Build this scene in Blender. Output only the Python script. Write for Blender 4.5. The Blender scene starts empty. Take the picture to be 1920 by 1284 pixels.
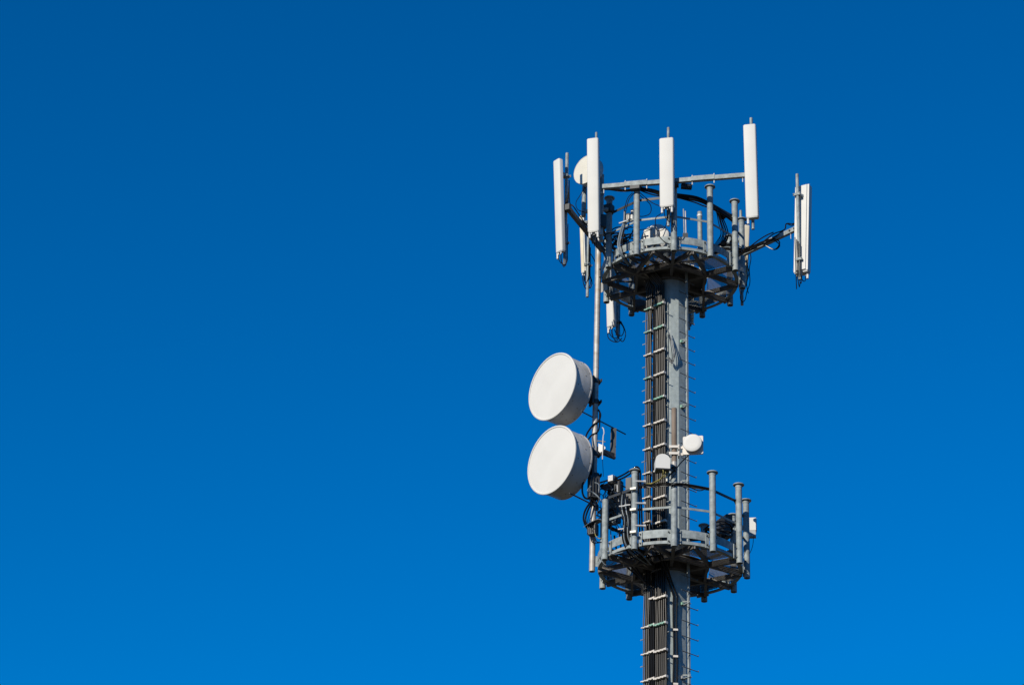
import bpy, math, random
from mathutils import Vector, Matrix
random.seed(7)
sin, cos, pi = math.sin, math.cos, math.pi
rad = math.radians
scene = bpy.context.scene
C = scene.collection

# ------------------------------------------------------------------ camera
F_PX, PW, PH = 4600.0, 1920.0, 1284.0
CAM = Vector((0.0, -41.017, 1.6))
TH, YAW, ROLL = rad(27.3), -0.0724489, 0.0332746
fw = Vector((sin(YAW) * cos(TH), cos(YAW) * cos(TH), sin(TH)))
rt0 = Vector((cos(YAW), -sin(YAW), 0.0))
up0 = rt0.cross(fw)
rt = rt0 * cos(ROLL) + up0 * sin(ROLL)
up = up0 * cos(ROLL) - rt0 * sin(ROLL)
cd = bpy.data.cameras.new('camera')
cam = bpy.data.objects.new('camera', cd)
C.objects.link(cam)
cam.matrix_world = Matrix(((rt.x, up.x, -fw.x, CAM.x), (rt.y, up.y, -fw.y, CAM.y), (rt.z, up.z, -fw.z, CAM.z), (0, 0, 0, 1)))
cd.sensor_width = 36.0
cd.lens = F_PX / PW * 36.0
cd.clip_start, cd.clip_end = 0.5, 6000.0
scene.camera = cam

# ------------------------------------------------------------------ sky and sun
SUN_AZ, SUN_EL = 32.0, 25.0          # degrees to the left of the camera's back, and above the horizon
world = bpy.data.worlds.new('World')
scene.world = world
world.use_nodes = True
wn = world.node_tree
wn.nodes.clear()
sky = wn.nodes.new('ShaderNodeTexSky')
sky.sky_type = 'NISHITA'
sky.sun_disc = False
sky.sun_elevation = rad(SUN_EL)
sky.sun_rotation = rad(180 + SUN_AZ)
sky.altitude = 300.0
sky.air_density, sky.dust_density, sky.ozone_density = 1.0, 0.2, 3.0
tint = wn.nodes.new('ShaderNodeMix')
tint.data_type = 'RGBA'
tint.blend_type = 'MULTIPLY'
tint.inputs[0].default_value = 1.0
tint.inputs[7].default_value = (0.0, 0.555, 0.935, 1.0)     # a polarised, very saturated blue sky
bg = wn.nodes.new('ShaderNodeBackground')
bg.inputs['Strength'].default_value = 0.114
wo = wn.nodes.new('ShaderNodeOutputWorld')
gam = wn.nodes.new('ShaderNodeGamma')
gam.inputs['Gamma'].default_value = 1.14
wn.links.new(sky.outputs[0], gam.inputs['Color'])
wn.links.new(gam.outputs[0], tint.inputs[6])
cap = wn.nodes.new('ShaderNodeMix')                        # deep blue right down to the horizon
cap.data_type = 'RGBA'
cap.blend_type = 'DARKEN'
cap.inputs[0].default_value = 1.0
cap.inputs[7].default_value = (0.0, 1.95, 5.6, 1.0)
wn.links.new(tint.outputs[2], cap.inputs[6])
wn.links.new(cap.outputs[2], bg.inputs['Color'])
wn.links.new(bg.outputs[0], wo.inputs[0])

sd = bpy.data.lights.new('sun', 'SUN')
sd.energy = 5.0
sd.angle = rad(0.53)
sd.color = (1.0, 0.93, 0.80)
sun = bpy.data.objects.new('sun', sd)
C.objects.link(sun)
sdir = Vector((-sin(rad(SUN_AZ)) * cos(rad(SUN_EL)), -cos(rad(SUN_AZ)) * cos(rad(SUN_EL)), sin(rad(SUN_EL))))
sun.location = sdir * 80
sun.rotation_euler = sdir.to_track_quat('Z', 'Y').to_euler()
scene.view_settings.view_transform = 'Standard'
scene.view_settings.look = 'None'
scene.view_settings.exposure = 0.0
scene.view_settings.gamma = 1.0

# ------------------------------------------------------------------ helpers
def W(px, py, Y):
    """the point of the photograph's ray through (px, py) that lies at depth Y behind the tower's axis plane"""
    d = fw + rt * ((px - PW / 2) / F_PX) - up * ((py - PH / 2) / F_PX)
    return CAM + d * ((Y - CAM.y) / d.y)

def D(az):                          # unit vector of an azimuth: 0 towards the camera, positive to its right
    a = rad(az)
    return Vector((sin(a), -cos(a), 0.0))

def T(az):                          # tangent, to the right when seen from outside
    a = rad(az)
    return Vector((cos(a), sin(a), 0.0))

Z = Vector((0, 0, 1))

class MB:
    def __init__(s):
        s.v, s.f = [], []
    def box(s, c, ax, ay, az):      # centre and three half-axes
        b = len(s.v)
        for i in (-1, 1):
            for j in (-1, 1):
                for k in (-1, 1):
                    s.v.append(c + ax * i + ay * j + az * k)
        flip = ax.cross(ay).dot(az) < 0
        for q in ((0, 1, 3, 2), (4, 6, 7, 5), (0, 4, 5, 1), (2, 3, 7, 6), (0, 2, 6, 4), (1, 5, 7, 3)):
            q = tuple(b + i for i in q)
            s.f.append(q[::-1] if flip else q)
        return s
    def bar(s, a, b, w, h, upv=Z):  # rectangular bar from a to b, w across, h along upv
        d = (b - a)
        l = d.length
        d = d / l
        side = d.cross(upv)
        if side.length < 1e-5:
            side = d.cross(Vector((1, 0, 0)))
        side.normalize()
        u = side.cross(d).normalized()
        return s.box((a + b) / 2, d * (l / 2), side * (w / 2), u * (h / 2))
    def tube(s, pts, r, n=10, caps=True, smooth=0):
        if smooth:
            pts = spline(pts, smooth)
        pts = [Vector(p) for p in pts]
        rings = []
        m = len(pts)
        t0 = (pts[1] - pts[0]).normalized()
        ref = Vector((0, 0, 1)) if abs(t0.z) < 0.9 else Vector((1, 0, 0))
        u = t0.cross(ref).normalized()
        for i, p in enumerate(pts):
            t = (pts[min(i + 1, m - 1)] - pts[max(i - 1, 0)]).normalized()
            u = (u - t * u.dot(t)).normalized()
            w = t.cross(u)
            rr = r[i] if isinstance(r, (list, tuple)) else r
            b = len(s.v)
            for k in range(n):
                a = 2 * pi * k / n
                s.v.append(p + u * (rr * cos(a)) + w * (rr * sin(a)))
            rings.append(b)
        for a, b in zip(rings, rings[1:]):
            for k in range(n):
                k2 = (k + 1) % n
                s.f.append((a + k, a + k2, b + k2, b + k))
        if caps:
            s.f.append(tuple(rings[0] + k for k in range(n))[::-1])
            s.f.append(tuple(rings[-1] + k for k in range(n)))
        return s
    def lathe(s, prof, c, ax, n=40, closed=False):   # prof: (radius, height along ax)
        ax = ax.normalized()
        ref = Z if abs(ax.z) < 0.9 else Vector((1, 0, 0))
        u = ax.cross(ref).normalized()
        w = ax.cross(u)
        rings = []
        for r, h in prof:
            if r < 1e-6:
                s.v.append(c + ax * h)
                rings.append([len(s.v) - 1])
            else:
                b = len(s.v)
                for k in range(n):
                    a = 2 * pi * k / n
                    s.v.append(c + ax * h + u * (r * cos(a)) + w * (r * sin(a)))
                rings.append([b + k for k in range(n)])
        prs = list(zip(rings, rings[1:]))
        if closed:
            prs.append((rings[-1], rings[0]))
        for A, B in prs:
            for k in range(n):
                k2 = (k + 1) % n
                if len(A) == 1 and len(B) == 1:
                    continue
                if len(A) == 1:
                    s.f.append((A[0], B[k2], B[k]))
                elif len(B) == 1:
                    s.f.append((A[k], A[k2], B[0]))
                else:
                    s.f.append((A[k], A[k2], B[k2], B[k]))
        return s
    def prism(s, poly, c, ex, ey, ez, l0, l1, rings=None):   # polygon in (ex, ey) swept along ez
        b = len(s.v)
        n = len(poly)
        lv = rings or [(l0, 1.0), (l1, 1.0)]
        for l, k in lv:
            for x, y in poly:
                s.v.append(c + ex * (x * k) + ey * (y * k) + ez * l)
        for i in range(len(lv) - 1):
            for k in range(n):
                k2 = (k + 1) % n
                s.f.append((b + i * n + k, b + i * n + k2, b + (i + 1) * n + k2, b + (i + 1) * n + k))
        s.f.append(tuple(b + k for k in range(n))[::-1])
        s.f.append(tuple(b + (len(lv) - 1) * n + k for k in range(n)))
        return s
    def build(s, name, mat, parent=None, ang=38.0):
        o0 = Vector((0, 0, 0))
        p = parent
        while p is not None:
            o0 = o0 + p.location
            p = p.parent
        me = bpy.data.meshes.new(name)
        me.from_pydata([tuple(v - o0) for v in s.v], [], s.f)
        me.materials.append(mat)
        me.polygons.foreach_set('use_smooth', [True] * len(me.polygons))
        me.set_sharp_from_angle(angle=rad(ang))
        me.update()
        o = bpy.data.objects.new(name, me)
        C.objects.link(o)
        o.parent = parent
        return o

def spline(pts, k=6):
    pts = [Vector(p) for p in pts]
    out = []
    for i in range(len(pts) - 1):
        p0, p1, p2, p3 = pts[max(i - 1, 0)], pts[i], pts[i + 1], pts[min(i + 2, len(pts) - 1)]
        for j in range(k):
            t = j / k
            out.append(0.5 * ((2 * p1) + (p2 - p0) * t + (2 * p0 - 5 * p1 + 4 * p2 - p3) * t * t + (3 * p1 - p0 - 3 * p2 + p3) * t ** 3))
    out.append(pts[-1])
    return out

def thing(name, label, cat, loc, group=None):
    o = bpy.data.objects.new(name, None)
    C.objects.link(o)
    o.location = loc
    o['label'] = label
    o['category'] = cat
    if group:
        o['group'] = group
    return o

def lab(o, text):
    o['label'] = text
    return o

# ------------------------------------------------------------------ materials
def mat(name, col, rough=0.5, metal=0.0, col2=None, scale=6.0, bump=0.0, detail=6.0, lo=0.35, hi=0.65, coat=0.0, stretch=(1, 1, 1), spec=0.5, third=None, sc3=2.0):
    m = bpy.data.materials.new(name)
    m.use_nodes = True
    nt = m.node_tree
    p = nt.nodes['Principled BSDF']
    p.inputs['Roughness'].default_value = rough
    p.inputs['Metallic'].default_value = metal
    p.inputs['Specular IOR Level'].default_value = spec
    if coat:
        p.inputs['Coat Weight'].default_value = coat
    if col2 is None:
        col2 = tuple(c * 0.86 for c in col)
    tc = nt.nodes.new('ShaderNodeTexCoord')
    mp = nt.nodes.new('ShaderNodeMapping')
    mp.inputs['Scale'].default_value = stretch
    nz = nt.nodes.new('ShaderNodeTexNoise')
    nz.inputs['Scale'].default_value = scale
    nz.inputs['Detail'].default_value = detail
    cr = nt.nodes.new('ShaderNodeValToRGB')
    cr.color_ramp.elements[0].position = lo
    cr.color_ramp.elements[1].position = hi
    cr.color_ramp.elements[0].color = (*col2, 1)
    cr.color_ramp.elements[1].color = (*col, 1)
    L = nt.links.new
    L(tc.outputs['Object'], mp.inputs[0])
    L(mp.outputs[0], nz.inputs['Vector'])
    L(nz.outputs['Fac'], cr.inputs[0])
    out = cr.outputs[0]
    if third is not None:
        n3 = nt.nodes.new('ShaderNodeTexNoise')
        n3.inputs['Scale'].default_value = sc3
        n3.inputs['Detail'].default_value = 8.0
        L(mp.outputs[0], n3.inputs['Vector'])
        r3 = nt.nodes.new('ShaderNodeValToRGB')
        r3.color_ramp.elements[0].position = 0.52
        r3.color_ramp.elements[1].position = 0.68
        L(n3.outputs['Fac'], r3.inputs[0])
        mx = nt.nodes.new('ShaderNodeMix')
        mx.data_type = 'RGBA'
        L(r3.outputs[0], mx.inputs[0])
        L(out, mx.inputs[6])
        mx.inputs[7].default_value = (*third, 1)
        out = mx.outputs[2]
    L(out, p.inputs['Base Color'])
    if bump:
        b = nt.nodes.new('ShaderNodeBump')
        b.inputs['Strength'].default_value = bump
        b.inputs['Distance'].default_value = 0.01
        L(nz.outputs['Fac'], b.inputs['Height'])
        L(b.outputs[0], p.inputs['Normal'])
    return m

M = {}
M['galv'] = mat('galvanised steel', (0.30, 0.335, 0.335), 0.62, 0.05, (0.18, 0.205, 0.205), 11, 0.06, third=(0.27, 0.29, 0.295), sc3=30, spec=0.3)
M['mast'] = mat('spangled zinc', (0.345, 0.39, 0.385), 0.65, 0.05, (0.27, 0.31, 0.31), 14, 0.05, detail=9, lo=0.38, hi=0.62, third=(0.30, 0.34, 0.34), sc3=42, spec=0.3)
M['frame'] = mat('shade-toned frame steel', (0.125, 0.115, 0.105), 0.65, 0.05, (0.075, 0.068, 0.062), 9, 0.05)  # galvanised steel with the underside shadow put into its brown tone
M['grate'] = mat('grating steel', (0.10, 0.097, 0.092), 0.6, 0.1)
M['pipe'] = mat('weathered pipe', (0.44, 0.425, 0.40), 0.55, 0.2, (0.33, 0.31, 0.285), 5, 0.05, third=(0.30, 0.235, 0.17), sc3=2.6, stretch=(1, 1, 1.6))
M['rust'] = mat('rusty pipe', (0.235, 0.185, 0.145), 0.75, 0.1, (0.155, 0.115, 0.085), 9, 0.1, stretch=(1, 1, 0.25))
M['white'] = mat('white radome', (0.60, 0.59, 0.56), 0.6, 0.0, (0.565, 0.555, 0.525), 2.2, spec=0.25)
M['shroud'] = mat('white painted aluminium shroud', (0.50, 0.495, 0.48), 0.40, 0.0, (0.43, 0.42, 0.40), 3.0, third=(0.35, 0.34, 0.315), sc3=4, stretch=(1, 1, 0.4))
M['beige'] = mat('aged beige radome', (0.66, 0.59, 0.44), 0.5, 0.0, (0.58, 0.51, 0.37), 4)
M['cream'] = mat('cream radome', (0.60, 0.575, 0.50), 0.6, 0.0, (0.56, 0.535, 0.46), 3, spec=0.25)
M['greyback'] = mat('grey back panel', (0.45, 0.45, 0.44), 0.5, 0.1)
M['dark'] = mat('shade-deepened dark painted steel', (0.04, 0.043, 0.046), 0.55, 0.1, (0.028, 0.03, 0.032), 8)  # dark steel, taken deeper to paint in the shade around the radios
M['cable'] = mat('black cable jacket', (0.008, 0.0075, 0.007), 0.15, 0.0, (0.006, 0.0055, 0.005), 4, spec=0.22)
M['cableglint'] = mat('black cable jacket with highlight tone', (0.045, 0.039, 0.032), 0.33, 0.0, (0.022, 0.019, 0.016), 3, spec=0.4, stretch=(1, 1, 0.3))  # brown tone paints the sun's highlight lines on black jackets
M['greycable'] = mat('grey cable jacket', (0.16, 0.19, 0.21), 0.45, 0.0)
M['clampw'] = mat('white plastic clamp', (0.62, 0.575, 0.515), 0.5)
M['clampg'] = mat('green plastic clamp', (0.08, 0.30, 0.19), 0.45, 0.0, (0.38, 0.48, 0.42), 45)
M['bright'] = mat('bright zinc', (0.55, 0.55, 0.54), 0.5, 0.1, spec=0.3)
M['yellow'] = mat('yellow green cable', (0.27, 0.23, 0.06), 0.5)
M['ribbon'] = mat('cream tape', (0.75, 0.72, 0.62), 0.5)
M['bolt'] = mat('rusted bolt', (0.13, 0.09, 0.06), 0.7, 0.2)
M['radio'] = mat('grey radio housing', (0.30, 0.31, 0.32), 0.5, 0.1, (0.24, 0.25, 0.26), 7)
M['ground'] = mat('dry grass and soil', (0.085, 0.07, 0.045), 0.95, 0.0, (0.055, 0.052, 0.03), 0.35, 0.3, detail=10)
M['concrete'] = mat('concrete', (0.36, 0.35, 0.33), 0.9, 0.0, (0.28, 0.27, 0.25), 3, 0.2)

# ------------------------------------------------------------------ ground
g = MB()
n = 96
rings = [0.0, 30.0, 120.0, 500.0, 2500.0]
g.lathe([(0.0, 0.0)] + [(r, 0.0) for r in rings[1:]], Vector((0, 0, 0)), Vector((0, 0, -1)), n)
go = g.build('ground', M['ground'])
go['kind'] = 'structure'

# ------------------------------------------------------------------ mast
ZL, ZU, R = 18.209, 24.106, 1.30         # undersides of the two platforms and their ring radius
def rm(z):                               # mast radius
    return 0.335 - 0.02 * z / 24.6

def rtr(z):                              # the cable tray stands a little farther off lower down
    return rm(z) - 0.09

mast = thing('steel_mast', 'tall tapering twelve sided galvanised steel mast carrying both round platforms', 'mast', (0, 0, 0))
m = MB()
poly = [(sin(rad(30 * k)), -cos(rad(30 * k))) for k in range(12)]
zt = 24.30
lv = []
b = 0
zs = [0.4, 6, 12, 15, 17.2, 20, 22, 23.5, zt]
for z in zs:
    for x, y in poly:
        m.v.append(Vector((x * rm(z), y * rm(z), z)))
for i in range(len(zs) - 1):
    for k in range(12):
        k2 = (k + 1) % 12
        m.f.append((i * 12 + k, i * 12 + k2, (i + 1) * 12 + k2, (i + 1) * 12 + k))
m.f.append(tuple((len(zs) - 1) * 12 + k for k in range(12)))
m.build('shaft', M['mast'], mast, 15)
MB().lathe([(0, 0.4), (0.72, 0.4), (0.72, 0.44), (0.50, 0.441)], Vector((0, 0, 0)), Z, 48).build('base_flange', M['galv'], mast)
MB().lathe([(0, 0.0), (1.1, 0.0), (1.1, 0.40), (0, 0.40)], Vector((0, 0, -0.02)), Z, 48).build('foundation', M['concrete'], mast)
# small manhole plate and a seam on the lit facet
MB().lathe([(0.0, 24.302), (rm(24.3) + 0.06, 24.302), (rm(24.3) + 0.06, 24.33), (0.0, 24.335)], Vector((0, 0, 0)), Z, 24).build('top_cap', M['galv'], mast)

# ------------------------------------------------------------------ platforms
POST_AZ = [3 + 30 * k for k in range(12)]            # 3, 33, ... 333
NODE_AZ = [3, 63, 123, 183, 243, 303]
APEX = {(3, 63): 19, (63, 123): 93, (123, 183): 150, (183, 243): 213, (243, 303): 273, (303, 363): -14}
RP = R + 0.075

def post(z0, az, parent, h=1.36, cap=True, mt='galv'):
    c = D(az) * RP + Vector((0, 0, z0))
    p = MB().lathe([(0.05, -0.09), (0.058, -0.09), (0.058, h), (0.0, h)], c, Z, 20)
    p.lathe([(0.05, -0.09), (0.05, h - 0.02)], c, Z, 20)
    po = p.build('post', M[mt], parent)
    if cap:
        k = MB().lathe([(0.0, h), (0.062, h), (0.062, h + 0.015), (0.064, h + 0.05), (0.101, h + 0.052), (0.101, h + 0.066), (0.094, h + 0.072), (0.0, h + 0.074)], c, Z, 24)
        k.build('post_cap', M['galv'], po)
    # ear plate that bolts the post on the ring
    e = MB()
    for sgn in (1, -1):
        e.box(D(az) * (R + 0.018) + T(az) * (0.085 * sgn) + Vector((0, 0, z0 + 0.115)), T(az) * 0.035, D(az) * 0.008, Z * 0.135)
    eo = e.build('ear_plate', M['galv'], po)
    for zz in (0.03, 0.2):
        for sgn in (1, -1):
            MB().lathe([(0.0, 0.032), (0.012, 0.03), (0.013, 0.0)], D(az) * (R + 0.026) + T(az) * (0.095 * sgn) + Vector((0, 0, z0 + zz)), D(az), 6).build('bolt', M['dark'], po)
    return po

def platform(name, label, z0, skip_posts=(), tall=None, nocap=(), grate_skip=(), short={}):
    root = thing(name, label, 'platform', (0, 0, z0), 'round platforms on the mast')
    O = Vector((0, 0, z0))
    # ring: bottom flange and inner web
    rb = MB()
    rb.lathe([(R - 0.07, 0.0), (R, 0.0), (R, 0.055), (R - 0.012, 0.055), (R - 0.012, 0.012), (R - 0.07, 0.012)], O, Z, 96, closed=True)
    rb.build('ring_beam', M['galv'], root, 30)
    for k in range(12):
        a0, a1 = 3 + 30 * k + 3.6, 3 + 30 * (k + 1) - 3.6
        t = MB()
        ns = 5
        pr = []
        for i in range(ns + 1):
            a = a0 + (a1 - a0) * i / ns
            pr.append(a)
        for i in range(ns):
            p0, p1 = D(pr[i]) * (R + 0.006), D(pr[i + 1]) * (R + 0.006)
            i0, i1 = D(pr[i]) * (R - 0.004), D(pr[i + 1]) * (R - 0.004)
            b = len(t.v)
            for zz in (0.115, 0.265):
                for q in (i0, i1, p1, p0):
                    t.v.append(q + O + Z * zz)
            t.f += [(b, b + 3, b + 2, b + 1), (b + 4, b + 5, b + 6, b + 7), (b + 3, b + 7, b + 6, b + 2), (b, b + 1, b + 5, b + 4)]
            if i == 0:
                t.f.append((b, b + 4, b + 7, b + 3))
            if i == ns - 1:
                t.f.append((b + 1, b + 2, b + 6, b + 5))
        t.build('toe_board', M['galv'], root, 25)
    # underside frame
    zf = 0.045
    rin = rm(z0) * 0.95
    for a in NODE_AZ:
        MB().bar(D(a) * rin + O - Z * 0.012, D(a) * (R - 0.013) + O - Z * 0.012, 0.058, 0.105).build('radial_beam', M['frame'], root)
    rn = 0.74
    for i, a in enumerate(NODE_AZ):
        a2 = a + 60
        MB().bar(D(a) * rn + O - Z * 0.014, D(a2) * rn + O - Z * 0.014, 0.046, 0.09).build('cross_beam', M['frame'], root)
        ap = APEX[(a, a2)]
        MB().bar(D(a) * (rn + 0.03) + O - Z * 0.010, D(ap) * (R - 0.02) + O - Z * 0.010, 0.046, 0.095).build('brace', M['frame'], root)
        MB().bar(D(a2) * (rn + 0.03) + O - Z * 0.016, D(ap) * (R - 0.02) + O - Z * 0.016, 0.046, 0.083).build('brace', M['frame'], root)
    # collar on the mast
    cl = MB()
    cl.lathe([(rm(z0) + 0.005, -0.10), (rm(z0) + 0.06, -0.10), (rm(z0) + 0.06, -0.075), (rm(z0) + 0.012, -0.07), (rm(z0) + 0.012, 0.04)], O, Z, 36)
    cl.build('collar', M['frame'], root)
    MB().lathe([(rm(z0) - 0.03, 0.050), (0.70, 0.050), (0.70, 0.060), (rm(z0) - 0.03, 0.060)], O, Z, 48, closed=True).build('shade_plate', M['frame'], root)  # solid ring added to block light around the mast
    # grating, one open mesh panel per sector
    sp = 0.024
    for i, a in enumerate(NODE_AZ):
        if a in grate_skip:
            continue
        gm = MB()
        mid = a + 30
        ex, ey = T(mid), D(mid)
        zz = O + Z * 0.062
        gw = 0.0017 if a in (63, 243) else 0.0032
        tanh_ = math.tan(rad(29.3))
        # bars along ex
        y = 0.72
        while y < R - 0.03:
            xm = min(y * tanh_, math.sqrt(max(0.0, (R - 0.03) ** 2 - y * y)))
            if xm > 0.03:
                gm.box(zz + ey * y, ex * xm, ey * gw, Z * 0.003)
            y += sp
        x = -0.62
        while x < 0.63:
            y0 = max(0.71, abs(x) / tanh_)
            y1 = math.sqrt((R - 0.03) ** 2 - x * x)
            if y1 - y0 > 0.03:
                gm.box(zz + ey * ((y0 + y1) / 2) + Z * 0.0062 + ex * x, ex * gw, ey * ((y1 - y0) / 2), Z * 0.003)
            x += sp
        gm.build('floor_grating', M['grate'], root)
    # posts
    P = {}
    for a in POST_AZ:
        if a in skip_posts:
            continue
        P[a] = post(z0, a, root, h=short.get(a, 1.36), cap=a not in nocap)
    # guard rails between neighbouring posts
    for a in POST_AZ:
        a2 = a + 30
        if a in skip_posts or (a2 % 360) in skip_posts:
            continue
        for zz, nm in ((1.12, 'top_rail'), (0.69, 'mid_rail')):
            p0 = D(a) * (RP - 0.062) + O + Z * zz
            p1 = D(a2) * (RP - 0.062) + O + Z * zz
            MB().bar(p0, p1, 0.010, 0.05 if nm == 'top_rail' else 0.04).box((p0 + p1) / 2 - D(a + 15) * 0.022 + Z * (0.02 if nm == 'top_rail' else 0.015), (p1 - p0) / 2, D(a + 15) * 0.020, Z * 0.004).build(nm, M['dark'] if nm == 'top_rail' else M['galv'], root)
    return root

up_pl = platform('service_platform', 'upper round steel platform, crowded with cables and ringed by white antennas', ZU)
lo_pl = platform('service_platform', 'lower round steel platform below the big drum dishes, with open guard rails', ZL, skip_posts=(273,), nocap=(3, 303), short={303: 1.06})

# ------------------------------------------------------------------ ladder on the right of the mast
LAZ = 45
lad = thing('access_ladder', 'narrow single rail climbing ladder standing off the right side of the mast', 'ladder', (0, 0, 0.5))
def rl(z):
    return 0.44 + 0.0088 * (23.6 - max(z, 14.0))
MB().bar(D(LAZ) * rl(0.5) + Z * 0.5, D(LAZ) * rl(24.35) + Z * 24.35, 0.038, 0.038, D(LAZ)).build('rail', M['galv'], lad)
k = 0
z = 0.8
while z < 24.3:
    c = D(LAZ) * (rl(z) - 0.005) + Z * z
    b = MB().tube([c - T(LAZ) * 0.20, c + T(LAZ) * 0.20], 0.0075, 6)
    b.box(c + T(LAZ) * 0.20 + Z * 0.012, T(LAZ) * 0.003, D(LAZ) * 0.008, Z * 0.013)
    b.build('rung', M['frame'], lad)
    z += 0.286
for yy in (640, 762, 905, 1132, 1270):
    z = W(1285, yy, -0.3).z
    s_ = MB()
    a, b = D(LAZ) * (rm(z) - 0.02) + Z * z, D(LAZ) * rl(z) + Z * z
    s_.bar(a, b, 0.06, 0.012)
    s_.bar(a + Z * 0.08, b + Z * 0.03, 0.012, 0.02)
    so = s_.build('standoff', M['galv'], lad)
    MB().box(D(LAZ - 6) * (rm(z) + 0.02) + Z * (z + 0.02), T(LAZ) * 0.022, D(LAZ) * 0.02, Z * 0.025).build('clip', M['clampg'] if yy in (640, 762, 1132) else M['radio'], so)

# ------------------------------------------------------------------ feeder cables up the left of the mast
TAZ = -42
def tray(t, z, off=0.0):
    k = max(0.0, min(1.0, (24.1 - z) / 8.5))
    return D(TAZ) * (rtr(z) + 0.115 + off) + T(TAZ) * (t * 0.865 - 0.045) + Z * z
def run(name, root, t_up, t_lo, off, z0, z1, r, material=M['cable'], top=None):
    pts = []
    z = z0
    ph = random.random() * 6
    while z < z1:
        k = max(0.0, min(1.0, (24.1 - z) / 8.5))
        w = 0.006 * sin(z * 6.4 + ph) + 0.004 * sin(z * 2.3 + ph * 2)
        pts.append(tray(t_up + (t_lo - t_up) * k + w, z, off + 0.004 * sin(z * 4.1 + ph)))
        z += 0.245
    if top:
        pts += top
    return MB().tube(pts, r, 8).build(name, material, root)

def up_fan(i, n, az0, az1):
    """where a feeder goes once it passes the upper floor"""
    a = az0 + (az1 - az0) * i / max(1, n - 1)
    base = Vector((0, 0, ZU))
    return [D(-48 + (a + 45) * 0.3) * 0.55 + base + Z * 0.06, D(a) * 0.75 + base + Z * 0.16, D(a) * 1.02 + base + Z * 0.22, D(a + random.uniform(-12, 12)) * 1.1 + base + Z * random.uniform(0.3, 0.55)]

cb = thing('feeder_cable_run', 'thick run of black feeder cables clamped along the middle front of the mast', 'cables', D(TAZ) * 0.7 + Z * 0.6, 'feeder cable runs on the mast')
for i in range(6):
    run('cable', cb, 0.025 + 0.046 * i, 0.055 + 0.055 * i, 0.02, 0.6, 24.0, 0.0105, M['cableglint'], top=up_fan(i, 6, -80, -10))  # thin front layer, coloured as highlight lines over the black cables
for i in range(5):
    run('cable', cb, 0.035 + 0.045 * i, 0.06 + 0.06 * i, -0.012, 0.6, 24.0, 0.018, top=up_fan(i, 5, -70, 0))
cl_ = thing('feeder_cable_run', 'slim outer run of three black feeder cables along the left edge of the mast', 'cables', D(TAZ) * 0.7 + T(TAZ) * -0.2 + Z * 0.6, 'feeder cable runs on the mast')
for i in range(4):
    run('cable', cl_, -0.265 + 0.046 * i, -0.295 + 0.046 * i, 0.022, 0.6, 24.0, 0.0105, M['cableglint'], top=up_fan(i, 4, -110, -70))  # highlight-toned front layer again, over the black cables behind
for i in range(3):
    run('cable', cl_, -0.24 + 0.046 * i, -0.27 + 0.046 * i, -0.008, 0.6, 24.0, 0.018, top=up_fan(i, 3, -110, -70))
cm = thing('feeder_cable_run', 'recessed run of black cables lying between the outer and the middle cable runs', 'cables', D(TAZ) * 0.6 + T(TAZ) * 0.05 + Z * 0.6, 'feeder cable runs on the mast')
for i in range(3):
    run('cable', cm, -0.085 + 0.03 * i, -0.10 + 0.05 * i, -0.015, 0.6, 24.0, 0.0165, top=up_fan(i, 3, -90, -40))
for i in range(3):
    run('cable', cm, -0.085 + 0.03 * i, -0.115 + 0.05 * i, 0.015, 0.6, ZL - 0.25, 0.0165, top=[D(-60 - 10 * i) * 0.75 + Z * (ZL + 0.0), D(-50 - 10 * i) * 1.0 + Z * (ZL + 0.15), D(-45 - 10 * i) * 1.1 + Z * (ZL + 0.5)])
cr_ = thing('feeder_cable_run', 'pair of black cables held by small white clips under the lower platform', 'cables', D(8) * 0.6 + Z * 0.6, 'feeder cable runs on the mast')
for i in range(2):
    pts = []
    z = 0.6
    while z < ZL - 0.55:
        pts.append(D(7) * (rm(z) + 0.03) + T(7) * (0.02 + 0.06 * i + 0.006 * sin(z * 5 + i)) + Z * z)
        z += 0.25
    pts += [D(-2 + 6 * i) * (rm(z) + 0.07) + Z * (ZL - 0.35), D(-12 + 5 * i) * 0.62 + Z * (ZL - 0.1), D(-20 + 5 * i) * 0.8 + Z * (ZL + 0.1), D(-24 + 4 * i) * 1.0 + Z * (ZL + 0.5)]
    MB().tube(pts, 0.018, 8).build('cable', M['cable'], cr_)
for yy in (1174, 1224, 1276):
    p = W(1263, yy, -0.52)
    MB().box(D(7) * (rm(p.z) + 0.045) + T(7) * 0.05 + Z * p.z, T(7) * 0.042, D(7) * 0.022, Z * 0.018).build('clip', M['clampw'], cr_)
# one thin bare conduit beside the main run
pts = [D(-7) * (rm(z) + 0.018) + Z * z for z in [0.6 + 0.5 * i for i in range(47)]]
MB().tube(pts, 0.011, 8).build('conduit', M['galv'], cb)

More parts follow.
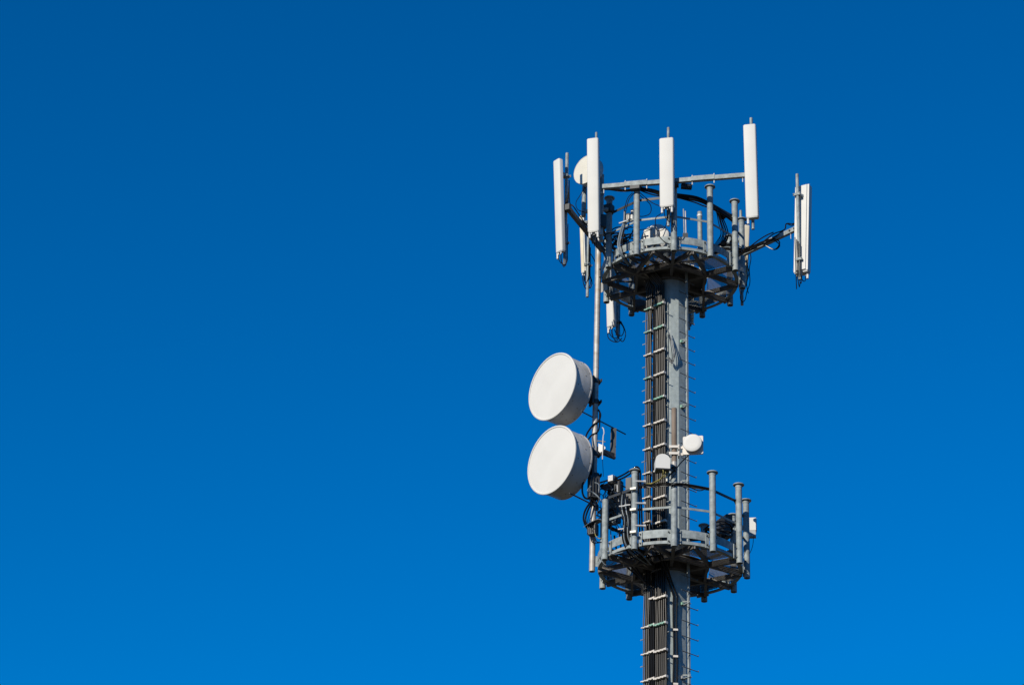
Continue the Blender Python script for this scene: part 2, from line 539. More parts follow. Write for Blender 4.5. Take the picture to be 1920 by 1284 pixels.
def clamps(root, y0, y1, step, px, t0u, t1u, t0l, t1l, off, cols):
    i = 0
    y = y0
    while y < y1:
        k = max(0.0, min(1.0, (y - 560) / 720.0))
        ta, tb = t0u + (t0l - t0u) * k, t1u + (t1l - t1u) * k
        tm = (ta + tb) / 2
        zc = 20.0
        for _ in range(4):
            q = tray(tm, zc, off)
            zc = W(px, y, q.y).z
        c = tray(tm, zc, off)
        z_ = cols[i % len(cols)]
        nb = max(3, int((tb - ta) / 0.045))
        mb = MB()
        hz = 0.009 if root is cl_ else 0.014
        for j in range(nb):
            t = ta + (tb - ta) * (j + 0.5) / nb
            mb.box(tray(t, zc + 0.003 * (-1) ** j, off + 0.005), T(TAZ) * (0.865 * (tb - ta) / nb / 2 - 0.002), D(TAZ) * 0.028, Z * (hz + 0.003 * (j % 2)))
        mb.build('clamp', M['clampg'] if z_ == 'g' else M['clampw'], root)
        e = MB().box(tray(tb + 0.012, zc, off), T(TAZ) * 0.011, D(TAZ) * 0.032, Z * 0.02)
        e.build('clamp_end', M['clampw'], root)
        a = MB().bar(tray(tb + 0.02, zc - 0.02, off), tray(tb - 0.05, zc - 0.02, -0.05), 0.012, 0.03)
        a.build('clamp_arm', M['dark'], root)
        if root is cl_:
            MB().tube([tray(-0.42, zc - 0.18, -0.02), tray(0.36, zc - 0.18, -0.02)], 0.009, 6).build('support_rung', M['galv'], root)
        y += step + (y - 570) * 0.0085
        i += 1
clamps(cb, 571, 900, 43.2, 1239, 0.005, 0.265, 0.03, 0.355, 0.045, ['g', 'g', 'w', 'w', 'g', 'w', 'w', 'w'])
clamps(cb, 933, 1010, 43, 1240, 0.005, 0.265, 0.03, 0.355, 0.045, ['w', 'w'])
clamps(cb, 1120, 1300, 45, 1240, 0.005, 0.265, 0.03, 0.355, 0.045, ['w', 'g', 'w', 'w'])
clamps(cl_, 580, 1000, 42.8, 1217, -0.29, -0.10, -0.32, -0.14, 0.04, ['g', 'g', 'w', 'g', 'w', 'w', 'w', 'w', 'w', 'w'])
clamps(cl_, 1176, 1300, 45, 1210, -0.29, -0.10, -0.32, -0.14, 0.04, ['w'])
clamps(cm, 1122, 1300, 45, 1222, -0.10, -0.01, -0.125, 0.015, 0.03, ['w', 'g', 'w', 'w'])
# loop of spare earth wires on the lit side of the mast
wl = thing('wire_bunch', 'untidy bunch of thin spare wires hanging against the lit side of the mast', 'wires', W(1262, 640, -0.42))
for i in range(7):
    x = random.uniform(-2, 4)
    pts = [W(1253 + i * 0.5, 618 + 2 * i, -0.42), W(1258 + x * 0.6, 638 + i, -0.43), W(1262 + x, 660 + i * 1.5, -0.42), W(1259 + x * 0.7, 676 + i, -0.42), W(1254, 668 + i, -0.44)]
    MB().tube(pts, 0.006, 5, smooth=5).build('wire', M['cable'] if i % 3 else M['radio'], wl)

# ------------------------------------------------------------------ panel antennas
def rounded(w, d, r=0.03, k=3):
    """profile in (tangent, outward): flat back, rounded front corners"""
    p = [(-w / 2, -d), (w / 2, -d)]
    for i in range(k + 1):
        a = (pi / 2) * i / k
        p.append((w / 2 - r + r * cos(a), -r + r * sin(a)))
    for i in range(k + 1):
        a = pi / 2 + (pi / 2) * i / k
        p.append((-w / 2 + r + r * cos(a), -r + r * sin(a)))
    return p

def panel(label, px, yt, yb, Y, az, w=0.26, d=0.115, pipe=(0, 0), pr=0.028, lean=0.0, mt='white', gap=0.10, pipe_t=0.0, tails=3, group='white panel antennas around the upper platform', ret=1, down=2.0):
    cx, yc = px, (yt + yb) / 2
    top, bot = W(px + (yc - yt) * (-lean), yt, Y), W(px + (yb - yc) * lean, yb, Y)
    mid = (top + bot) / 2
    n, t = D(az), T(az)
    axis = (top - bot)
    axis.y = 0
    L = axis.length
    zax = (axis.normalized() + n * math.tan(rad(down))).normalized()      # top tipped forward a little
    nn = (n - zax * n.dot(zax)).normalized()
    tt = zax.cross(nn) * -1
    if tt.dot(t) < 0:
        tt = -tt
    root = thing('panel_antenna', label, 'antenna', mid - Z * (L / 2), group)
    pf = rounded(w, d)
    b = mid - zax * (L / 2)
    r_ = MB().prism(pf, b, tt, nn, zax, 0, L, [(0.0, 0.93), (0.012, 1.0), (L - 0.012, 1.0), (L, 0.93)])
    r_.build('radome', M[mt], root, 32)
    # aluminium back spine, slightly inset
    s_ = MB().box(b + nn * (-d - 0.012) + zax * (L / 2), tt * (w * 0.36), nn * 0.0115, zax * (L / 2 - 0.02))
    s_.build('back_spine', M['white'] if 90 < abs(az) < 160 else M['greyback'], root)
    ec = MB().prism(rounded(w * 0.9, d * 0.86, 0.02), b - nn * 0.006, tt, nn, zax, -0.018, 0.002)
    ec.build('end_cap', M['greyback'], root)
    # mounting pipe
    pb = mid - nn * (d + gap) + t * pipe_t
    if pipe:
        za, zb = pipe
        p0 = pb + Z * (W(px, za, pb.y).z - pb.z)
        p1 = pb + Z * (W(px, zb, pb.y).z - pb.z)
        MB().tube([p1, p0], pr, 14).build('mounting_pipe', M['galv'], root)
    for f in (0.12, 0.86):
        q = b + zax * (L * f) - nn * d
        br = MB()
        pq = Vector((pb.x, pb.y, q.z))
        br.bar(q + tt * 0.05, pq + tt * 0.05, 0.012, 0.05)
        br.bar(q - tt * 0.05, pq - tt * 0.05, 0.012, 0.05)
        br.box(pq - nn * (pr + 0.008), tt * 0.07, nn * 0.007, Z * 0.025)
        br.box(pq + nn * (pr + 0.008), tt * 0.07, nn * 0.007, Z * 0.025)
        br.tube([pq + tt * 0.06 - nn * 0.075, pq + tt * 0.06 + nn * 0.05], 0.006, 6)
        br.tube([pq - tt * 0.06 - nn * 0.075, pq - tt * 0.06 + nn * 0.05], 0.006, 6)
        br.build('bracket', M['galv'], root)
    # remote tilt actuators and connectors below
    for j in range(ret):
        q = b + tt * (w * (-0.34 + 0.68 * j)) - nn * (d * 0.35)
        MB().tube([q, q - zax * 0.13], 0.023, 10).build('tilt_actuator', M['white'] if mt == 'white' else M['beige'], root)
    for j in range(tails):
        q = b + tt * (w * (-0.18 + 0.19 * j)) - nn * (d * (0.3 + 0.3 * (j % 2)))
        MB().tube([q, q - zax * 0.055], 0.014, 8).build('connector', M['bright'], root)
        e = Vector((pb.x, pb.y, 0)) + tt * (0.03 * (j - 1)) - nn * 0.035
        pts = [q - zax * 0.05, q - zax * (0.15 + 0.02 * j), q * 0.5 + (e + Z * q.z) * 0.5 - Z * (0.2 + 0.05 * j), e + Z * (q.z - 0.13), e + Z * (q.z + 0.02), e + Z * (q.z + 0.3), e + Z * (q.z + 0.55 + 0.05 * j)]
        MB().tube(pts, 0.0085, 6, smooth=5).build('jumper', M['cable'], root)
    return root

G1 = 'white panel antennas around the upper platform'
panel('white panel antenna on its own side pipe, far left above the drum dishes', 1045, 301, 470, -1.55, -46, 0.185, 0.085, (288, 497), 0.032, gap=0.13, ret=1)
panel('tall white panel antenna hiding half of the small round dish', 1111.5, 261, 431, -1.32, -12, 0.225, 0.11, (249, 455), 0.022, lean=-0.0, ret=2)
panel('shortest front white panel antenna, before the middle of the square crossbeam', 1249.5, 260, 384, -1.72, -10, 0.27, 0.12, (240, 424), 0.026, ret=2, gap=0.085, tails=4)
panel('slightly leaning white panel antenna on the right tip of the crossbeam', 1407.5, 235, 404, -1.95, -10, 0.235, 0.12, (222, 430), 0.030, lean=0.026, ret=1, tails=0, gap=0.06)
panel('white panel antenna turned away from us on the far right arm', 1509, 353, 517, -1.25, 152, 0.285, 0.145, (327, 524), 0.030, gap=0.075, pipe_t=0.025, tails=4)
pa5 = panel('narrow beige panel antenna behind the long pipe, left of the upper platform', 1090, 407, 514, 0.9, -120, 0.12, 0.08, (418, 557), 0.028, mt='beige', tails=3, gap=0.08)
pa6 = panel('white panel antenna hanging below the left rear of the upper platform', 1142, 500, 610, 1.9, -40, 0.19, 0.09, (470, 628), 0.036, tails=3, gap=0.17)
pa7 = panel('beige panel antenna behind the right posts of the upper platform', 1402, 427, 525, 0.9, 105, 0.20, 0.11, (396, 572), 0.030, mt='beige', tails=4, gap=0.02)
panel('back of a panel antenna peeping out right of the mast below the upper platform', 1294, 500, 600, 2.2, 170, 0.18, 0.10, (480, 618), 0.026, mt='beige', tails=1, gap=0.04)

for root, paths, y in ((pa6, ([(1140, 620), (1140, 632), (1147, 639), (1158, 641), (1166, 634)], [(1152, 618), (1160, 634), (1168, 640), (1173, 628), (1170, 614), (1163, 602)], [(1158, 600), (1164, 606), (1170, 618), (1166, 629), (1159, 628)]), 2.0),
                       (pa5, ([(1094, 516), (1098, 530), (1106, 540), (1110, 530), (1106, 516), (1101, 505)], [(1092, 520), (1096, 538), (1103, 542), (1108, 526), (1104, 510), (1102, 492)], [(1103, 470), (1110, 480), (1116, 492), (1117, 505)]), 0.95),
                       (pa7, ([(1398, 462), (1403, 480), (1399, 500), (1402, 520), (1397, 540)], [(1402, 464), (1408, 482), (1405, 505), (1406, 530), (1400, 548)], [(1396, 470), (1400, 492), (1404, 512), (1400, 532), (1403, 550)], [(1392, 545), (1388, 556), (1391, 566), (1397, 562), (1400, 548)], [(1401, 440), (1396, 428), (1397, 418), (1402, 424)]), 0.75)):
    for k, pth in enumerate(paths):
        MB().tube([W(px_, py_, y + 0.02 * k) for px_, py_ in pth], 0.0095, 6, smooth=6).build('jumper', M['cable'], root)

# ------------------------------------------------------------------ crossbeam on the front posts of the upper platform
cbm = thing('crossbeam', 'long square galvanised crossbeam bolted across the front post tops of the upper platform', 'beam', W(1262, 338, -1.38))
a0, a1 = W(1127, 351, -1.18), W(1398, 329, -1.80)
am = a0.lerp(a1, 0.47)
MB().bar(a0, am, 0.07, 0.085).build('beam', M['galv'], cbm)
MB().bar(am.lerp(a1, -0.02) , a1, 0.07, 0.085).build('beam', M['galv'], cbm)
for f in (0.235, 0.70):
    q0, q1 = a0.lerp(a1, f - 0.07), a0.lerp(a1, f + 0.09)
    MB().bar(q0 + Z * 0.008, q1 + Z * 0.008, 0.085, 0.095).build('sleeve', M['galv'], cbm)
    for ff in (f - 0.065, f + 0.085):
        q = a0.lerp(a1, ff)
        MB().tube([q - Z * 0.11, q + Z * 0.095], 0.011, 6).build('clamp_bolt', M['bright'], cbm)
for f in (0.24, 0.505):
    q = a0.lerp(a1, f)
    MB().box(q - Z * 0.085, T(-12) * 0.09, D(-12) * 0.06, Z * 0.035).build('saddle', M['dark'], cbm)
for f in (0.02, 0.98):
    q = a0.lerp(a1, f)
    MB().tube([q - Z * 0.14, q + Z * 0.03], 0.008, 6).build('clamp_bolt', M['bright'], cbm)
q = W(1287, 350, -1.40)
cx_ = MB().box(q, T(10) * 0.10, D(10) * 0.04, Z * 0.045)
cx_.build('splice_box', M['dark'], cbm)
MB().box(W(1292, 347, -1.46), T(0) * 0.028, D(0) * 0.006, Z * 0.022).build('name_plate', M['bright'], cbm)

# vertical pipe at the left end of the crossbeam and the stub that ties it to the rail post
vp = thing('mounting_pipe', 'short upright pipe with white bands holding the left end of the crossbeam', 'pipe', W(1129, 440, -1.02))
p0, p1 = W(1127, 452, -1.0), W(1129, 328, -1.0)
MB().tube([p0, p1], 0.038, 16).build('pipe', M['galv'], vp)
MB().tube([W(1124, 393, -1.0), W(1144, 393, -0.80)], 0.04, 14).build('tie_tube', M['galv'], vp)
for yy in (357, 363):
    c = W(1128.5, yy, -1.0)
    MB().lathe([(0.041, -0.02), (0.046, -0.02), (0.046, 0.02), (0.041, 0.02)], c, Z, 18).build('band', M['ribbon'], vp)
MB().box(W(1131, 416, -1.0), T(10) * 0.055, D(10) * 0.06, Z * 0.13).build('clamp', M['dark'], vp)
MB().box(W(1142, 392, -0.80), T(-30) * 0.075, D(-30) * 0.075, Z * 0.075).build('clamp', M['dark'], vp)
MB().box(W(1120, 436, -1.03), T(0) * 0.10, D(0) * 0.03, Z * 0.06).build('foot_clamp', M['bright'], vp)

# ------------------------------------------------------------------ outrigger arms
al = thing('outrigger_arm', 'dark square arm reaching up left to the outermost panel antenna', 'arm', W(1125, 458, -0.35), 'outrigger arms on the upper platform')
a, b = W(1130, 470, -0.35), W(1064, 390, -1.5)
MB().bar(a, b, 0.075, 0.085).build('beam', M['frame'], al)
MB().box(b + Z * 0.0, D(-25) * 0.05, T(-25) * 0.06, Z * 0.06).build('clamp', M['dark'], al)
for i in range(4):
    o_ = Z * (0.055 + 0.012 * i) + T(-30) * (0.03 * (i - 1.5))
    pts = [a.lerp(b, f) + o_ + Z * 0.03 * sin(9 * f + i * 2) for f in (-0.1, 0.1, 0.3, 0.5, 0.7, 0.9, 1.0)]
    pts += [b + Z * (0.3 + 0.1 * i) + T(0) * 0.02]
    MB().tube(pts, 0.012, 6, smooth=4).build('cable', M['cable'], al)
ar = thing('outrigger_arm', 'bright square arm with wound cables reaching right to the turned away antenna', 'arm', W(1396, 470, -0.62), 'outrigger arms on the upper platform')
a, b = W(1394, 476, -0.62), W(1497, 427, -1.27)
MB().bar(a, b, 0.065, 0.085).build('beam', M['galv'], ar)
MB().box(b, D(58) * 0.05, T(58) * 0.06, Z * 0.055).build('clamp', M['galv'], ar)
for f in (0.94, 0.86):
    q = a.lerp(b, f) + T(50) * -0.0 + D(-35) * 0.036
    MB().lathe([(0.0, 0.02), (0.016, 0.018), (0.016, 0.0)], q, D(-35), 8).build('bolt', M['dark'], ar)
MB().tube([a.lerp(b, 0.86) - Z * 0.16, a.lerp(b, 0.86)], 0.006, 6).build('tie', M['bright'], ar)
for i in range(5):
    pts = []
    for j, f in enumerate((-0.25, -0.05, 0.1, 0.22, 0.34, 0.46, 0.58)):
        pts.append(a.lerp(b, f) + D(-35) * (0.045 + 0.01 * (i % 3)) + Z * (0.06 * sin(5.5 * f + 1.3 * i) + 0.02 * i - 0.02))
    if i < 2:
        pts += [W(1462, 455 + 5 * i, -1.0), W(1452, 468, -0.95), W(1432, 458, -0.9)]
    elif i < 4:
        pts += [a.lerp(b, 0.75) + Z * 0.1, W(1474, 420, -1.15), W(1484, 414 + 3 * i, -1.2), W(1492, 424, -1.25), W(1497, 470, -1.27)]
    MB().tube(pts, 0.0115, 6, smooth=5).build('cable', M['cable'], ar)

# ------------------------------------------------------------------ the long pipe on the left
lp = thing('antenna_support_pipe', 'long weathered galvanised pipe running down beside both platforms, carrying the drum dishes', 'pipe', W(1110, 1071, -0.08))
pb, pt = W(1110, 1071, -0.08), W(1123, 436, -0.08)
def onpipe(y):
    k = (1071 - y) / (1071 - 436)
    q = pb.lerp(pt, k)
    for _ in range(3):
        zz = W(1116, y, q.y).z
        q = pb.lerp(pt, (zz - pb.z) / (pt.z - pb.z))
    return q
PR = 0.053
p = MB().tube([pb, pb.lerp(pt, 0.3), pb.lerp(pt, 0.6), pt], PR, 20, caps=False)
p.lathe([(0.0, 0.0), (PR, 0.0)], pt, Z, 20)
p.build('pipe', M['pipe'], lp)
q = onpipe(537)
MB().prism([(0.0, -0.14), (0.13, -0.05), (0.13, 0.06), (0.10, 0.08), (0.0, 0.08)], q + T(0) * PR, T(12), Z, D(12), -0.006, 0.006).build('mounting_plate', M['bright'], lp)
q = onpipe(1052)
MB().box(q + T(0) * 0.10, T(0) * 0.055, D(0) * 0.006, Z * 0.10).build('mounting_plate', M['galv'], lp)
for yy in (560, 614, 690):
    q = onpipe(yy)
    MB().lathe([(PR + 0.0005, -0.006), (PR + 0.003, -0.006), (PR + 0.003, 0.006), (PR + 0.0005, 0.006)], q, Z, 20).build('weld_band', M['pipe'], lp)

# ------------------------------------------------------------------ big drum dishes
DAZ = -46
def drum(label):
    root = thing('drum_dish', label, 'dish antenna', (0, 0, 0), 'big white drum dishes on the long pipe')
    ax = D(DAZ)
    O = Vector((0, 0, 0))
    MB().lathe([(0.612, -0.004), (0.35, 0.006), (0.0, 0.010)][::-1], O, ax, 64).build('radome', M['white'], root)
    MB().lathe([(0.611, -0.03), (0.612, 0.006), (0.622, 0.010), (0.640, 0.004), (0.645, -0.008), (0.643, -0.020), (0.622, -0.024), (0.615, -0.03)], O, ax, 72, closed=True).build('rim', M['white'], root)
    sh = MB().lathe([(0.6125, -0.028), (0.6125, -0.20), (0.610, -0.40), (0.614, -0.402), (0.614, -0.43), (0.59, -0.435)][::-1], O, ax, 72)
    so = sh.build('shroud', M['shroud'], root, 30)
    for i in range(12):
        a = 2 * pi * (i + 0.4) / 12
        for h, da in ((-0.10, 0.0), (-0.27, 0.16), (-0.38, 0.0)):
            d = Z * cos(a + da) + T(DAZ) * sin(a + da)
            MB().lathe([(0.0, 0.010), (0.008, 0.008), (0.009, -0.004)], O + ax * h + d * 0.610, d, 6).build('rivet', M['bolt'], so)
    MB().lathe([(0.59, -0.435), (0.52, -0.47), (0.36, -0.54), (0.18, -0.58), (0.0, -0.60)][::-1], O, ax, 48).build('reflector_back', M['shroud'], root)
    b = MB().lathe([(0.20, -0.55), (0.20, -0.66), (0.0, -0.66)][::-1], O, ax, 24)
    b.build('hub', M['dark'], root)
    # clamp on the pipe, which passes to the right of the dish's own axis
    pq = PIPE_OFF
    hub = ax * -0.62
    mk = MB()
    mk.bar(hub + Z * 0.10, pq + Z * 0.10, 0.10, 0.09)
    mk.bar(hub - Z * 0.12, pq - Z * 0.12, 0.10, 0.09)
    mk.box(pq - T(20) * 0.075 , T(20) * 0.018, D(20) * 0.10, Z * 0.27)
    mk.box(hub, ax * 0.05, T(DAZ) * 0.16, Z * 0.22)
    mk.build('mount_bracket', M['dark'], root)
    for zz in (0.21, -0.21):
        c = MB().lathe([(PR + 0.001, -0.04), (PR + 0.016, -0.04), (PR + 0.016, 0.04), (PR + 0.001, 0.04)], pq + Z * zz, Z, 20)
        c.box(pq + Z * zz + T(20) * 0.08, T(20) * 0.012, D(20) * 0.09, Z * 0.025)
        c.build('pipe_clamp', M['dark'], root)
    return root
F1, F2 = W(1035.2, 724.5, -0.30), W(1033.8, 862, -0.30)
qq = onpipe(735)
DS = 1.03
PIPE_OFF = Vector((qq.x - F1.x, qq.y - F1.y, 0.0)) / DS
d1 = drum('upper of the two big white drum dishes on the long pipe')
d2 = d1.copy()
C.objects.link(d2)
d2['label'] = 'lower of the two big white drum dishes, just above the lower platform'
for ch in list(d1.children):
    c2 = ch.copy()
    C.objects.link(c2)
    c2.parent = d2
    for gch in list(ch.children):
        c3 = gch.copy()
        C.objects.link(c3)
        c3.parent = c2
d1.location = F1
d2.location = F2
d1.scale = d2.scale = (DS, DS, DS)

# stay bars of the dishes, bracket with the dark upright plate
st = thing('stay_bar', 'thin dark stay bar passing behind the long pipe from the upper drum dish', 'bar', W(1133, 793, 0.02), 'stay bars of the drum dishes')
MB().tube([W(1090, 771, -0.45), W(1115, 784, -0.02), W(1173, 814, 0.55)], 0.012, 8).build('rod', M['dark'], st)
st2 = thing('stay_bar', 'thin dark stay bar from the lower drum dish to the long pipe', 'bar', W(1105, 940, -0.15), 'stay bars of the drum dishes')
MB().tube([W(1068, 924, -0.7), W(1116, 948, -0.12)], 0.014, 8).build('rod', M['dark'], st2)
bk = thing('side_bracket', 'dark angled bracket with a white plate sticking out right of the long pipe', 'bracket', W(1118, 843, -0.05))
MB().bar(W(1118, 842, -0.02), W(1153, 856, 0.28), 0.05, 0.105).build('arm', M['dark'], bk)
MB().bar(W(1149, 857, 0.26), W(1150.5, 803, 0.26), 0.105, 0.035, D(0)).build('upright', M['dark'], bk)
MB().prism([(-0.06, 0.10), (0.045, 0.05), (0.075, 0.0), (0.03, -0.06), (-0.01, -0.11), (-0.06, -0.06)], W(1128, 840, -0.10), T(-8), Z, D(-8), -0.006, 0.006).build('plate', M['bright'], bk)
wh = thing('whip_antenna', 'thin white whip with a hooked top beside the long pipe', 'antenna', W(1130, 860, -0.14))
MB().tube([W(1129.5, 861, -0.14), W(1130, 840, -0.14), W(1131, 818, -0.14), W(1132.5, 812, -0.14), W(1131.5, 804, -0.14), W(1129, 801, -0.14)], 0.009, 6, smooth=4).build('whip', M['clampw'], wh)
MB().tube([W(1131.5, 893, -0.14), W(1129.5, 860, -0.14)], 0.005, 5).build('wire', M['cable'], wh)
MB().bar(W(1117, 826, -0.10), W(1135, 828, -0.14), 0.012, 0.02).build('holder', M['dark'], wh)
# waveguide cables that curl out of the backs of the drum dishes
wg = thing('waveguide_cable', 'black waveguide cables curling down the long pipe between the drum dishes', 'cables', W(1116, 900, -0.1))
for pts, r in (([(1097, 826, -0.35), (1101, 812, -0.2), (1112, 797, -0.14), (1122, 790, -0.14), (1126, 778, -0.14), (1122, 768, -0.1)], 0.017),
               ([(1103, 824, -0.3), (1110, 815, -0.15), (1120, 810, -0.13), (1124, 798, -0.13), (1124.5, 775, -0.12)], 0.015),
               ([(1098, 893, -0.35), (1093, 905, -0.32), (1092, 922, -0.28), (1097, 933, -0.22), (1107, 934, -0.15), (1113, 925, -0.12)], 0.018),
               ([(1112, 935, -0.14), (1099, 953, -0.2), (1094, 970, -0.2), (1098, 985, -0.18), (1106, 996, -0.2)], 0.018),
               ([(1113, 938, -0.14), (1103, 955, -0.16), (1098, 972, -0.2), (1101, 985, -0.2), (1108, 995, -0.2)], 0.016),
               ([(1124, 905, -0.14), (1140, 900, -0.2), (1150, 898, -0.45), (1168, 890, -0.8), (1186, 879, -1.2), (1194, 875, -1.24), (1200, 882, -1.24), (1201, 905, -1.22), (1203, 960, -1.2), (1205, 1005, -1.15), (1210, 1022, -1.0)], 0.016),
               ([(1124, 912, -0.14), (1142, 906, -0.2), (1152, 902, -0.45), (1170, 895, -0.8), (1187, 884, -1.2), (1192, 879, -1.24), (1196.5, 884, -1.24), (1197.5, 905, -1.22), (1199, 960, -1.2), (1200, 1005, -1.15), (1206, 1022, -1.0)], 0.016)):
    MB().tube([W(*p) for p in pts], r, 8, smooth=6).build('cable', M['cable'], wg)
MB().box(W(1147.5, 898, -0.42), T(-30) * 0.05, D(-30) * 0.055, Z * 0.055).build('connector_block', M['bright'], wg)
MB().box(W(1150, 900, -0.36), T(-30) * 0.065, D(-30) * 0.05, Z * 0.06).build('connector_block', M['dark'], wg)
MB().tube([W(1157.5, 922, -0.42), W(1157.5, 908, -0.42)], 0.010, 6).build('support_pin', M['bright'], wg)

# ------------------------------------------------------------------ smaller dishes
def small_dish(label, c, az, r, depth, ptarget, mt='white', el=0.0, group=None, mname='shroud'):
    ax = (D(az) * cos(rad(el)) + Z * sin(rad(el))).normalized()
    root = thing('drum_dish', label, 'dish antenna', c, group)
    MB().lathe([(0.0, 0.012), (r * 0.6, 0.008), (r * 0.965, 0.0)], c, ax, 40).build('radome', M[mt], root)
    MB().lathe([(r * 0.962, -0.01), (r * 0.965, 0.004), (r, 0.002), (r * 1.01, -0.02), (r * 0.985, -0.03)], c, ax, 44).build('rim', M[mt], root)
    MB().lathe([(0.0, -depth), (r * 0.90, -depth), (r * 0.97, -depth * 0.85), (r * 0.985, -0.03)], c, ax, 44).build('shroud', M[mname], root)
    k = MB().lathe([(0.0, -depth - 0.10), (0.08, -depth - 0.10), (0.08, -depth + 0.001)], c, ax, 20)
    if ptarget is not None:
        k.bar(c - ax * (depth + 0.05), ptarget, 0.06, 0.09)
        k.box(ptarget, T(az) * 0.07, D(az) * 0.07, Z * 0.06)
    k.build('mount', M['galv'], root)
    return root

# high on the left behind the tall panel antenna
ud = small_dish('small cream round dish peeping out behind the tall left panel antenna', W(1098.5, 318, -1.05), -38, 0.30, 0.20, W(1113, 340, -0.70), 'cream')
pp = thing('mounting_pipe', 'short grey pipe below the small cream dish, behind the tall panel antenna', 'pipe', W(1096, 405, -0.70))
MB().tube([W(1094, 406, -0.68), W(1097, 330, -0.68)], 0.045, 16).build('pipe', M['galv'], pp)
MB().tube([W(1094, 396, -0.68), W(1120, 398, -0.9)], 0.04, 14).build('tie_tube', M['galv'], pp)
MB().tube([W(1101, 345, -0.75), W(1088, 366, -0.75), W(1080, 380, -0.75), W(1083, 393, -0.75), W(1096, 398, -0.72)], 0.007, 6, smooth=6).build('cable', M['cable'], pp)

# dish lying behind the toe board of the upper platform, seen from its back
bd = thing('drum_dish', 'white dish seen from its back with a cable box, behind the upper platform guard rail', 'dish antenna', W(1224, 448, -0.55))
c = W(1228, 446, -0.55)
ax = D(158)
MB().lathe([(0.0, -0.075), (0.16, -0.07), (0.255, -0.045), (0.275, -0.02)], c, ax, 44).build('reflector_back', M['white'], bd)
MB().lathe([(0.275, -0.022), (0.285, -0.015), (0.285, 0.16), (0.27, 0.165)], c, ax, 44).build('shroud', M['white'], bd)
MB().box(c - ax * 0.13 - Z * 0.02 - T(0) * 0.02, T(-22) * 0.13, D(-22) * 0.06, Z * 0.13).build('radio_housing', M['white'], bd)
for i in range(1):
    s0 = c - ax * 0.20 + Z * (0.06 - 0.06 * i)
    MB().tube([s0 - T(0) * 0.22, s0 - T(0) * 0.12 + Z * 0.02, s0 + T(0) * (0.0 + 0.02 * i) + Z * 0.015, s0 + T(0) * 0.05 - Z * 0.03], 0.007, 6, smooth=5).build('lead', M['cable'], bd)

# little dish with a square plate on the rusty pipe
rp_ = thing('mounting_pipe', 'rust brown pipe standing on the front post of the lower platform', 'pipe', D(3) * RP + Z * (ZL + 1.36))
pc = D(3) * RP
zr0, zr1 = ZL + 1.362, W(1262, 766, pc.y).z
MB().tube([pc + Z * zr0, pc + Z * (zr0 + 0.5), pc + Z * zr1], 0.050, 18).build('pipe', M['rust'], rp_)
MB().lathe([(0.0505, -0.02), (0.062, -0.02), (0.062, 0.02), (0.0505, 0.02)], pc + Z * (zr0 + 0.03), Z, 20).build('cable_tie', M['cable'], rp_)
MB().lathe([(0.0502, -0.06), (0.0515, -0.06), (0.0515, 0.03), (0.0502, 0.03)], pc + Z * (zr0 + 0.13), Z, 20).build('paint_patch', M['pipe'], rp_)
c = W(1298.5, 831, pc.y - 0.16)
sdv = thing('drum_dish', 'small white round dish with a square back plate, right of the rusty pipe', 'dish antenna', c)
ax = D(-8)
MB().lathe([(0.0, 0.040), (0.10, 0.039), (0.160, 0.036), (0.167, 0.030)], c, ax, 40).build('radome', M['white'], sdv)
MB().lathe([(0.150, -0.06), (0.171, 0.020), (0.166, 0.032)], c, ax, 40).build('shroud', M['shroud'], sdv)
MB().prism([(-0.18, -0.165), (-0.165, -0.18), (0.165, -0.18), (0.18, -0.165), (0.18, 0.155), (0.165, 0.17), (-0.165, 0.17), (-0.18, 0.155)], c - Z * 0.0, T(-8), Z, ax, -0.10, -0.06).build('back_plate', M['clampw'], sdv)
mk = MB()
for zz in (0.0, -0.13):
    q = pc + Z * (c.z - 0.02 + zz)
    mk.box(q + T(0) * 0.13 + D(0) * 0.02, T(0) * 0.075, D(0) * 0.012, Z * 0.022)
    mk.box(q + D(0) * 0.065, T(0) * 0.085, D(0) * 0.012, Z * 0.022)
    mk.box(q - T(0) * 0.08, T(0) * 0.012, D(0) * 0.07, Z * 0.03)
    mk.box(q + T(0) * 0.08, T(0) * 0.012, D(0) * 0.07, Z * 0.045)
mk.bar(pc + T(0) * 0.16 + Z * (c.z - 0.17), pc + T(0) * 0.16 + Z * (c.z + 0.03), 0.03, 0.03, D(0))
mk.build('mount_bracket', M['clampw'], sdv)
MB().tube([c - ax * 0.13 - Z * 0.16 - T(0) * 0.08, W(1286, 858, -1.40), W(1276, 868, -1.42), W(1268, 878, -1.45), W(1258, 888, -1.45), W(1252, 895, -1.40)], 0.011, 6, smooth=5).build('lead', M['cable'], sdv)

